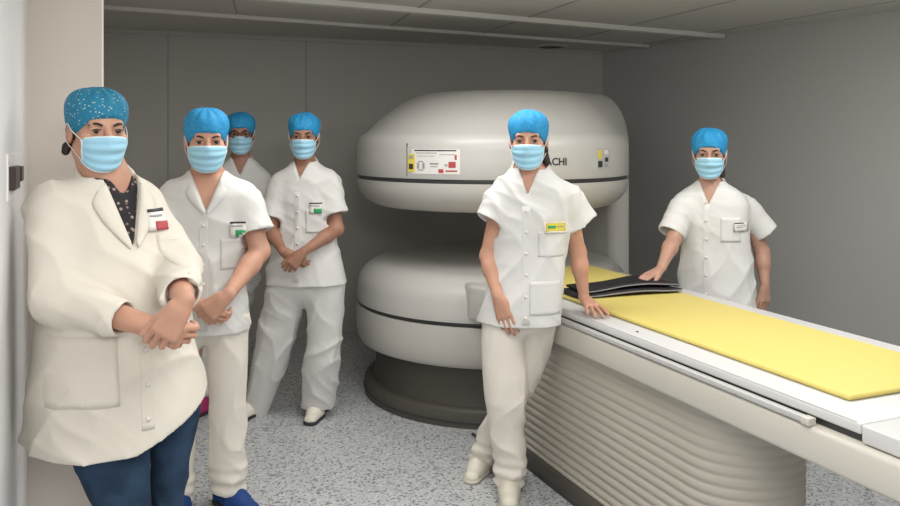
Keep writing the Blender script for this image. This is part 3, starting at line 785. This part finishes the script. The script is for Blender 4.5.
    cr = q.get('colr', .066)
    if q.get('collar', True): F.add(annul(cr, -.04, q.get('colh', .030), .007), .008)
    F.cut(annul(cr-.006, -.035, .2, 0, True), .003)
    zv = q['vz']; vm = q.get('vm', .42); off = q.get('voff', 0)
    def wedge(Xa, Ya, Za):
        x = (Xa-ct[0])*X[0]+(Ya-ct[1])*X[1]-off; g = (Xa-ct[0])*Fw[0]+(Ya-ct[1])*Fw[1]
        return np.maximum((np.abs(x)-(Za-zv)*vm)*.9, .0-g)
    F.cut((ct-np.array([.2, .3, ct[2]-zv+.02]), ct+np.array([.2, .3, .15]), wedge), .003)
    if q.get('split'):                   # coat fronts parting at the bottom
        zs, sm_, so = q['split']
        def wd2(Xa, Ya, Za):
            x = (Xa-ct[0])*X[0]+(Ya-ct[1])*X[1]-so; g = (Xa-ct[0])*Fw[0]+(Ya-ct[1])*Fw[1]
            return np.maximum((np.abs(x)-(zs-Za)*sm_)*.9, .05-g)
        F.cut((np.array([ct[0]-.5, ct[1]-.5, zs-.7]), np.array([ct[0]+.5, ct[1]+.5, zs]), wd2), .003)
    V, Q = F.mesh(); V = relax(V, Q, 2, .4)
    tu = obj(q.get('topname', 'tunic'), V, Q, cloth, e, True, rootp)
    bv = BVHTree.FromPolygons([tuple(v) for v in V], [tuple(int(a) for a in f) for f in Q])
    def hit(lx, z, off=.002):            # point on the cloth in front, lx from the neck's middle
        o = np.array([ct[0], ct[1], 0])+X*lx+Fw*.6; h = bv.ray_cast(Vector((o[0], o[1], z)), Vector(-Fw))
        if h[0] is None: return None
        return np.array(h[0])+Fw*off
    def drape(name, x0, x1, z0, z1, off, mat, parent, n=8, th=.004, skew=0):
        V = []; Fc = []; lay = []
        for k in (off, off-th):
            for i in range(n+1):
                for j in range(n+1):
                    z = z0+(z1-z0)*j/n; p = hit(x0+(x1-x0)*i/n+skew*(z-z0), z, k)
                    if p is None: p = V[-1] if V else None
                    if p is None: return None
                    V.append(p)
        m = (n+1)**2
        for i in range(n):
            for j in range(n):
                a = i*(n+1)+j; Fc.append((a, a+n+1, a+n+2, a+1)); Fc.append((m+a, m+a+1, m+a+n+2, m+a+n+1))
        for i in range(n):
            a = i*(n+1); Fc.append((a, m+a, m+a+n+1, a+n+1)); a += n; Fc.append((a, a+n+1, m+a+n+1, m+a))
            a = i; Fc.append((a, a+1, m+a+1, m+a)); a = n*(n+1)+i; Fc.append((a, m+a, m+a+1, a+1))
        return obj(name, V, Fc, mat, parent, True, rootp)
    pk = q.get('placket')
    if pk: 
        drape('placket', pk[0]-.017, pk[0]+.017, pk[1], pk[2], .0015, cloth, tu, 16)
        for z in np.linspace(pk[1]+.03, pk[2]-.02, pk[3]):
            p = hit(pk[0], z, .004)
            if p is not None:
                v_, f_ = tube([p-Fw*.003, p+Fw*.003], .0065, 12); obj('button', v_, f_, M['button'], tu, True, rootp)
    for (x0, x1, z0, z1) in q.get('pockets', []):
        drape('pocket', x0, x1, z0, z1, .0025, cloth, tu, 10, .006)
        drape('pocket_hem', x0, x1, z1-.018, z1-.0168, .0036, M['seam'], tu, 8, .003)
    bd = q.get('badge')
    if bd:
        p = P(bd[0], bd[1], Yc); lx = (p-ct)@X; z = p[2]; h = hit(lx, z)
        if h is not None:               # settle on the right spot
            pr = P(bd[0], bd[1], h[1]); lx += (pr-h)@X; z = pr[2]
            w, hh = bd[2], bd[3]
            b_ = drape('name_badge', lx-w/2, lx+w/2, z-hh/2, z+hh/2, .011, M[bd[4]], tu, 4, .004)
            if b_:
                for (x0, x1, y0, y1, mm) in bd[5]:
                    drape('badge_print', lx-w/2+w*x0, lx-w/2+w*x1, z+hh/2-hh*y1, z+hh/2-hh*y0, .0122, M[mm], b_, 3, .001)
    # lapels: folded cloth flaps along the V
    if q.get('lapel'):
        lw, lt_, zb, ztp = q['lapel']
        for s in (-1, 1):
            n = 12; V = []; Fc = []
            for k in (0.0, -.004):
                for i in range(n+1):
                    t = i/n; z = zb+(ztp-zb)*t; xi = off+s*((z-zv)*vm+.002); wd_ = lw*(math.sin(math.pi*min(t*.62+.02, 1)))*(1 if t < .8 else 1-.5*(t-.8)/.2)
                    for j in range(4):
                        x = xi+s*wd_*j/3; p = hit(x, z-(.02*j/3), .007+.004*math.sin(math.pi*j/3)+k)
                        if p is None: p = hit(x+s*.01, z-.03, .007+k)
                        if p is None: p = V[-1] if V else ct
                        V.append(p)
            m = (n+1)*4
            for i in range(n):
                for j in range(3):
                    a = i*4+j; Fc.append((a, a+4, a+5, a+1)); Fc.append((m+a, m+a+1, m+a+5, m+a+4))
                Fc.append((i*4, m+i*4, m+i*4+4, i*4+4)); Fc.append((i*4+3, i*4+7, m+i*4+7, m+i*4+3))
            obj('lapel', V, Fc, cloth, tu, True, rootp)
    # ---- trousers
    tr = {}
    allp = []
    for s in 'LR':
        yf = q['legY'+s]; rows = q['leg'+s]; tr[s] = secs(rows, yaw, yf); allp += [(t[1], t[2]) for t in tr[s]]
    ap = np.array(allp); zt_ = max(t[0] for s in 'LR' for t in tr[s]); zb_ = min(t[0] for s in 'LR' for t in tr[s])
    F = Field([ap[:, 0].min()-.2, ap[:, 1].min()-.2, max(zb_-.03, -.01)], [ap[:, 0].max()+.2, ap[:, 1].max()+.2, zt_+.15], .0055)
    pc = q['pelvis']
    for s in 'LR': F.add(loft(tr[s], ex=2.0), .018)
    if pc is not None: F.add(ell(pc[0], pc[1], [X, Fw, [0, 0, 1]]), .04)
    F.displace(wrinkle(q.get('twr', .0060), 46, 22, q['seed']+5))
    def cuff(Xa, Ya, Za): return -.006*np.sin(110*Za+8*Xa)*np.clip((zb_+.17-Za)/.1, 0, 1)
    if q.get('bunch', True): F.displace(cuff)
    for s in 'LR':
        t = sorted(tr[s])[0]; F.cut(cone((t[1], t[2], t[0]-.05), (t[1], t[2], t[0]+.03), max(t[3]-.014, .02), max(t[3]-.014, .02)), .002)
    V, Q = F.mesh(); V = relax(V, Q, 2, .4)
    obj('jeans' if q.get('trouser') == 'jeans' else 'trousers', V, Q, M[q.get('trouser', 'cream_cloth')], e, True, rootp)
    # ---- shoes
    for s in 'LR':
        an = J['an'+s]; t = np.array([*q['toe'+s], 0.]); L = .175; d = nrm(t); sd = np.array([d[1], -d[0], 0])
        g = np.array([an[0], an[1], 0])
        F = Field(g-.25, g+.25, .005)
        heel = g-d*.045
        F.add(rcone(heel+[0, 0, .04], g+d*.05+[0, 0, .042], .036, .038), .02); F.add(rcone(g+d*.04+[0, 0, .036], g+d*L*.85+[0, 0, .026], .040, .030, sd, 1.18), .03)
        F.add(rcone(g+[0, 0, .07], g+d*.085+[0, 0, .050], .037, .036), .02)
        F.cut((g-.25, g+.25, lambda X_, Y_, Z_: Z_-.018+0*X_+0*Y_), .002)
        V, Q = F.mesh(); V = relax(V, Q, 1, .4); shn = q.get('shoe', 'clog')
        so = obj('shoe', V, Q, M[shn], e, True, rootp)
        F = Field(g-.25, g+.25, .005)
        F.add(rcone(heel+[0, 0, .015], g+d*.05+[0, 0, .015], .039, .040), .02); F.add(rcone(g+d*.04+[0, 0, .015], g+d*L*.85+[0, 0, .015], .041, .035, sd, 1.15), .03)
        F.cut((g-.25, g+.25, lambda X_, Y_, Z_: np.maximum(Z_-.001, -1)+0*X_+0*Y_), 0); F.cut((g-.25, g+.25, lambda X_, Y_, Z_: .020-Z_+0*X_+0*Y_), 0)
        V, Q = F.mesh(); obj('sole', V, Q, M[q.get('sole', 'sole')], so, True, rootp)
    if q.get('blouse'):
        F = Field(ct-[.25, .3, .45], ct+[.25, .3, .08], .006)
        F.add(loft([(z, cx, cy, max(a-.014, .02), max(b-.014, .02), yw) for (z, cx, cy, a, b, yw) in tsec if z < ct[2]+.01], zmin=tsec[-1][0]+.3), .01)
        zs, m2 = q['blouse']
        def w3(Xa, Ya, Za):
            x = (Xa-ct[0])*X[0]+(Ya-ct[1])*X[1]-off; g = (Xa-ct[0])*Fw[0]+(Ya-ct[1])*Fw[1]
            return np.maximum((np.sqrt(x*x+.0004)-(Za-zs)*m2)*.9, -.02-g)
        F.cut((ct-[.2, .3, .3], ct+[.2, .3, .15], w3), .003)
        V, Q = F.mesh(); V = relax(V, Q, 2, .4); obj('blouse', V, Q, M['blouse'], e, True, rootp)
    return e

cn = lambda *v: (lambda y: float(np.interp(y, v[0::2], v[1::2])))
STD_BADGE = lambda c: [(.0, 1, .0, .12, 'ink'), (.08, .8, .25, .33, 'grey_print'), (.35, 1, .55, 1, c)]

# --- woman in the middle leaning on the table
person(dict(seed=5, label='woman in white tunic leaning one hand on the table, hips against its edge', yaw=-12, Y=3.5, root=(.22, 3.5), headY=3.47, eye=(528.5, 140), hyaw=-9, captie=False, pitch=3, colr=.076,
    torso=[(168, 511, 550, .07), (174, 504, 556, .08), (181, 496, 564, .09), (187, 492, 570, .10), (196, 490, 573, .105), (215, 491, 571, .115), (245, 493, 567, .105), (270, 489, 566, .11), (295, 484, 563, .12), (322, 478, 561, .125)],
    neck=P(530.5, 172, 3.51), nk=1.05, skin=(.54, .29, .20), hairbits=[((.060, -.02, -.02), (.072, .0, -.045), .018, .013), ((.06, -.03, -.04), (.076, -.02, -.095), .018, .016)], tie=.08,
    J=dict(shL=P(502, 198, 3.5), shR=P(565, 196, 3.52), elL=P(488, 256, 3.52), elR=P(578, 252, 3.57), wrL=P(498, 297, 3.40), wrR=P(584, 297, 3.55),
           hpL=P(503, 315, 3.5), hpR=P(540, 315, 3.55), knL=P(505, 395, 3.53), knR=P(513, 395, 3.70), anL=P(509, 480, 3.64), anR=P(485, 455, 3.90)),
    toeL=(-.01, -.17), toeR=(-.06, -.16), colh=.034, vz=P(0, 196, 3.4)[2], vm=.36, arm=.92,
    hands=[dict(wrist=P(498, 297, 3.40), d=(.055, -.02, -.17), back=(-.25, -.95, .0), ts=-1, curl=(.12, .25, .25), sc=.98, thumb=.35),
           dict(wrist=P(584.5, 299, 3.55), d=(.22, -.95, -.16), back=(0, -.1, 1), ts=-1, curl=(.05, .16, .12), sc=.95, thumb=.6, spread=.14)],
    slv=dict(L=P(490, 221, 3.48), R=P(582, 222, 3.54)), sleeve=(.062, .070, .62), placket=(-.004, .80, 1.29, 6), badge=(556, 227, .088, .046, 'yellow', [(0, 1, 0, .12, 'badge_white'), (0, 1, .86, 1, 'badge_white'), (.0, .06, 0, 1, 'badge_white'), (.94, 1, 0, 1, 'badge_white'), (.15, .5, .35, .6, 'green'), (.55, .85, .4, .5, 'grey_print')]),
    pockets=[(.045, .145, 1.08, 1.185), (.01, .13, .84, .98)], wr=.006,
    legL=[(308, 488, 522), (325, 482, 523), (340, 481, 524), (375, 482, 527), (400, 484, 527), (425, 489, 524), (450, 495, 528), (470, 493, 527), (484, 494, 524)], legYL=cn(308, 3.5, 400, 3.54, 487, 3.63),
    legR=[(308, 518, 560), (340, 512, 554), (370, 505, 544), (400, 493, 529), (425, 481, 514), (450, 471, 499), (461, 470, 494)], legYR=cn(308, 3.55, 400, 3.72, 461, 3.88),
    pelvis=(P(521, 310, 3.53), (.145, .10, .11)), trouser='cream_cloth'))

# --- woman behind the table
person(dict(seed=6, label='woman in white tunic standing behind the table before the right wall', yaw=-24, Y=4.3, root=(1.37, 4.32), headY=4.27, hs=1.05, eye=(709.5, 153.5), hyaw=-18, pitch=3,
    torso=[(181, 697, 724, .055), (187, 688, 734, .08), (193, 680, 743, .095), (203, 676, 749, .11), (220, 677, 749, .12), (250, 680, 751, .115), (280, 678, 754, .125), (310, 676, 757, .135), (330, 674, 759, .135)],
    captie=False, neck=P(711, 188, 4.31), skin=(.45, .26, .19), hairbits=[((.060, -.02, -.03), (.062, .0, -.11), .016, .012)],
    J=dict(shL=P(684, 205, 4.30), shR=P(743, 205, 4.32), elL=P(674, 239, 4.20), elR=P(762, 252, 4.32), wrL=P(661, 268, 4.02), wrR=P(765, 285, 4.26),
           hpL=P(697, 308, 4.30), hpR=P(733, 308, 4.33), knL=P(695, 372, 4.30), knR=P(735, 372, 4.33), anL=P(695, 438, 4.32), anR=P(737, 438, 4.34)),
    toeL=(-.07, -.16), toeR=(.0, -.17), colh=.028, vz=P(0, 205, 4.20)[2], vm=.42, arm=.98,
    hands=[dict(wrist=P(660, 270, 4.01), d=(-.75, -.5, -.22), back=(0, 0, 1), ts=-1, curl=(.05, .2, .2), sc=.95, thumb=.4),
           dict(wrist=P(765, 285, 4.26), d=(.0, -.05, -1), back=(.45, -.85, 0), ts=1, curl=(.2, .35, .35), sc=.95, thumb=.3)],
    slv=dict(L=P(671, 234, 4.24), R=P(765, 233, 4.32)), sleeve=(.066, .074, .66), placket=(-.01, .74, 1.26, 6), badge=(741, 227, .066, .044, 'badge_white', [(0, 1, 0, .12, 'ink'), (0, 1, .86, 1, 'grey_print'), (0, .06, 0, 1, 'grey_print'), (.94, 1, 0, 1, 'grey_print'), (.2, .8, .3, .38, 'grey_print'), (.2, .65, .5, .58, 'grey_print')]),
    pockets=[(.06, .155, 1.04, 1.165)], wr=.0032,
    legL=[(308, 677, 717), (370, 678, 713), (420, 680, 711), (432, 679, 710)], legYL=cn(308, 4.30, 446, 4.32), legR=[(308, 716, 757), (370, 719, 754), (420, 722, 752), (432, 721, 751)], legYR=cn(308, 4.33, 446, 4.34),
    pelvis=(P(715, 308, 4.31), (.18, .12, .12)), trouser='white_cloth'))

# --- woman standing with her feet apart, before the scanner's left side
person(dict(seed=4, label='woman in white tunic with hands clasped, legs apart, just left of the scanner', yaw=-4, Y=4.5, root=(-.88, 4.5), headY=4.47, eye=(304, 136), hyaw=5, pitch=3, roll=.0,
    torso=[(161, 294, 316, .055), (166, 288, 322, .08), (171, 282, 328, .095), (179, 277, 333, .105), (200, 276, 333, .115), (225, 277, 335, .105), (245, 273, 338, .11), (265, 268, 343, .135), (283, 265, 347, .145)],
    neck=P(304.5, 168, 4.51), skin=(.36, .18, .12), cap='cap_blue',
    J=dict(shL=P(281, 183, 4.5), shR=P(329, 182, 4.5), elL=P(270, 230, 4.45), elR=P(337, 229, 4.45), wrL=P(283, 251, 4.30), wrR=P(303, 252, 4.27),
           hpL=P(290, 290, 4.5), hpR=P(325, 290, 4.5), knL=P(273, 350, 4.5), knR=P(323, 350, 4.45), anL=P(256, 408, 4.70), anR=P(318, 403, 4.66)),
    toeL=(-.05, -.15), toeR=(-.02, -.17), colh=.030, vz=P(0, 179, 4.4)[2], vm=.45, arm=.95,
    hands=[dict(wrist=P(283, 251, 4.30), d=(.75, -.12, -.62), back=(-.3, -.9, -.1), ts=-1, curl=(.35, .5, .4), sc=.95, thumb=.3),
           dict(wrist=P(303, 252, 4.265), d=(-.62, -.15, -.75), back=(.2, -.95, .15), ts=1, curl=(.45, .7, .5), sc=.98, thumb=.35)],
    slv=dict(L=P(272, 217, 4.46), R=P(336, 214, 4.46)), sleeve=(.064, .072, .70), placket=(-.008, .80, 1.28, 6), badge=(316, 208, .066, .058, 'badge_white', STD_BADGE('green')), pockets=[(.035, .125, 1.06, 1.19)], wr=.005,
    legL=[(280, 268, 310), (330, 257, 299), (370, 250, 286), (400, 245, 274), (418, 243, 267)], legYL=cn(280, 4.5, 418, 4.68),
    legR=[(280, 304, 346), (330, 307, 343), (360, 304, 341), (385, 302, 338), (406, 301, 335)], legYR=cn(280, 4.5, 350, 4.53, 406, 4.64),
    pelvis=(P(307, 286, 4.5), (.16, .105, .11)), trouser='white_cloth', bunch=False, sole='dark_sole'))

# --- man
person(dict(seed=2, label='man in white short-sleeved tunic with clasped hands and blue shoes', yaw=13, Y=3.4, root=(-.99, 3.4), headY=3.36, eye=(206.5, 140), hyaw=20, pitch=5, roll=0, jaw=1.06, hs=1.04,
    torso=[(171, 189, 226, .06), (178, 180, 236, .085), (185, 171, 244, .10), (194, 166, 250, .115), (215, 166, 249, .12), (245, 170, 245, .115), (280, 174, 245, .12), (305, 173, 249, .135), (329, 172, 251, .14)],
    neck=P(208, 181, 3.41), nk=1.12, skin=(.55, .30, .21), collar=True, colh=.018, colr=.074, hair=(.079, .078, .062),
    J=dict(shL=P(173, 198, 3.38), shR=P(243, 197, 3.43), elL=P(160, 258, 3.35), elR=P(260, 251, 3.40), wrL=P(196, 303, 3.19), wrR=P(227, 296, 3.19),
           hpL=P(195, 315, 3.4), hpR=P(228, 315, 3.42), knL=P(187, 400, 3.42), knR=P(228, 400, 3.46), anL=P(182, 486, 3.46), anR=P(229, 482, 3.52)),
    toeL=(.02, -.17), toeR=(.14, -.10), vz=P(0, 212, 3.28)[2], vm=.40, arm=1.08,
    hands=[dict(wrist=P(196, 303, 3.19), d=(.72, -.05, -.62), back=(-.2, -.9, -.3), ts=-1, curl=(.6, .9, .7), sc=1.04, thumb=.3),
           dict(wrist=P(227, 296, 3.18), d=(-.70, -.18, -.62), back=(.25, -.95, .1), ts=1, curl=(.6, .9, .6), sc=1.06, thumb=.3)],
    slv=dict(L=P(162, 236, 3.35), R=P(255, 233, 3.40)), sleeve=(.074, .080, .72), placket=(-.01, .80, 1.24, 6), badge=(238, 229, .062, .062, 'badge_white', STD_BADGE('green')), pockets=[(.055, .165, 1.04, 1.165)], wr=.005,
    lapel=(.040, 0, P(0, 210, 3.28)[2], P(0, 181, 3.3)[2]),
    legL=[(315, 173, 211), (350, 173, 204), (400, 173, 197), (450, 171, 196), (480, 168, 195), (499, 167, 195)], legYL=cn(315, 3.4, 499, 3.46),
    legR=[(315, 203, 249), (360, 206, 249), (400, 209, 247), (440, 209, 246), (470, 209, 247), (490, 210, 246)], legYR=cn(315, 3.4, 490, 3.50),
    pelvis=(P(212, 318, 3.41), (.14, .10, .10)), trouser='cream_cloth', shoe='blue_shoe', sole='dark_sole'))

# --- woman behind him
person(dict(seed=3, label='woman with dark glasses standing behind the man, mostly hidden', yaw=12, Y=4.92, root=(-1.42, 4.9), headY=4.90, eye=(240.5, 133.5), hyaw=12, pitch=3, captie=False,
    torso=[(157, 230, 252, .055), (163, 223, 259, .08), (169, 217, 264, .095), (178, 212, 268, .105), (200, 212, 267, .115), (240, 214, 262, .11), (262, 206, 260, .12), (280, 203, 259, .125)],
    neck=P(240.5, 163, 4.93), skin=(.36, .18, .12), glasses=True,
    J=dict(shL=P(218, 181, 4.90), shR=P(262, 181, 4.94), elL=P(210, 226, 4.88), elR=P(262, 226, 4.9), wrL=P(225, 248, 4.72), wrR=P(243, 248, 4.74),
           hpL=P(219, 284, 4.9), hpR=P(243, 284, 4.95), knL=P(210, 335, 4.82), knR=P(233, 335, 4.95), anL=P(205, 401, 4.72), anR=P(226, 385, 5.0)),
    toeL=(-.04, -.17), toeR=(.02, -.17), colh=.028, vz=P(0, 176, 4.8)[2], vm=.45,
    hands=[dict(wrist=P(225, 248, 4.72), d=(.75, -.1, -.62), back=(-.3, -.9, -.1), ts=-1, curl=(.35, .5, .4), sc=.95, thumb=.3),
           dict(wrist=P(243, 248, 4.72), d=(-.62, -.15, -.75), back=(.2, -.95, .15), ts=1, curl=(.45, .7, .5), sc=.95, thumb=.35)],
    sleeve=(.062, .070, .66), placket=(-.005, .8, 1.30, 5), pockets=[], wr=.005,
    legL=[(275, 203, 235), (335, 197, 222), (380, 196, 217), (396, 195, 216)], legYL=cn(275, 4.9, 396, 4.72), legR=[(275, 227, 259), (335, 221, 246), (386, 215, 238)], legYR=cn(275, 4.95, 386, 5.0),
    pelvis=(P(231, 278, 4.92), (.16, .11, .11)), trouser='white_cloth', shoe='pink_shoe', sole='dark_sole'))

# --- woman in the long coat at the left
HX, HFw, _ = basis(R(40))
person(dict(seed=1, label='woman in long cream lab coat and blue jeans leaning against the left wall', yaw=40, Y=2.45, root=(-.96, 2.46), headY=2.44, eye=(97.5, 130), hyaw=42, pitch=3, roll=0, jaw=1.08, hs=1.0, mth=52, captie=False, cap='cap_teal', brim=.046,
    torso=[(170, 86, 128, .07), (176, 74, 137, .09), (184, 60, 146, .11), (197, 48, 153, .13), (228, 44, 163, .165), (260, 42, 172, .19), (295, 40, 184, .205), (330, 36, 193, .215), (380, 31, 205, .225), (430, 29, 214, .23), (480, 28, 220, .235)],
    torsoY=cn(178, 2.47, 260, 2.46, 480, 2.46), neck=P(106, 178, 2.46), nk=1.2, skin=(.55, .30, .21), topname='lab_coat', cloth='coat_cloth', long=dict(L=(.070, .062, .052, .74), R=(.072, .066, .054, .80)),
    J=dict(shL=P(51, 208, 2.36), shR=P(140, 204, 2.56), elL=P(55, 298, 2.27), elR=P(176, 268, 2.46), wrL=P(150, 326, 2.17), wrR=P(184, 302, 2.15),
           hpL=P(85, 390, 2.40), hpR=P(160, 390, 2.52), knL=P(122, 520, 2.36), knR=P(170, 505, 2.50), anL=P(120, 640, 2.42), anR=P(162, 618, 2.55)),
    toeL=(.1, -.14), toeR=(.12, -.12), colh=.02, colr=.078, vz=P(0, 254, 2.25)[2], vm=.27, voff=.025, arm=1.15, inset=.03, bodytop=1.6,
    hands=[dict(wrist=P(149, 326, 2.18), d=(.80, .30, -.42), back=(-.2, -.9, .1), ts=-1, curl=(.6, .9, .7), sc=1.0, thumb=.2),
           dict(wrist=P(184, 303, 2.13), d=(-.50, -.08, -.82), back=(.25, -.95, .15), ts=1, curl=(.4, .7, .6), sc=1.08, thumb=.35)],
    hairbits=[((-.076, -.03, -.05), (-.080, -.028, -.065), .014, .012)], hair=(.078, .082, .07), tie=-.05,
    hem=lambda X_, Y_: np.clip(((X_+.96)*HX[0]+(Y_-2.46)*HX[1])+.05, 0, .5)*.42+.145, placket=(.035, .76, 1.00, 3),
    badge=(156, 219, .062, .062, 'badge_white', [(0, 1, 0, .14, 'ink'), (.1, .8, .28, .36, 'grey_print'), (.38, 1, .58, 1, 'red')]), pockets=[(-.20, -.04, .84, 1.03), (.10, .21, 1.17, 1.29)],
    lapel=(.055, 0, P(0, 246, 2.25)[2], P(0, 184, 2.35)[2]), wr=.006, blouse=(P(0, 212, 2.3)[2], .45),
    legL=[(395, 60, 150), (440, 66, 151), (475, 80, 151), (510, 98, 150), (560, 99, 144), (650, 103, 145)], legYL=cn(395, 2.40, 510, 2.36, 650, 2.42),
    legR=[(380, 135, 204), (420, 145, 200), (460, 150, 190), (510, 150, 184), (560, 148, 180), (628, 148, 182)], legYR=cn(380, 2.52, 500, 2.50, 628, 2.55),
    pelvis=(P(120, 385, 2.46), (.21, .17, .12)), trouser='jeans', bunch=False, sole='dark_sole', shoe='clog'))
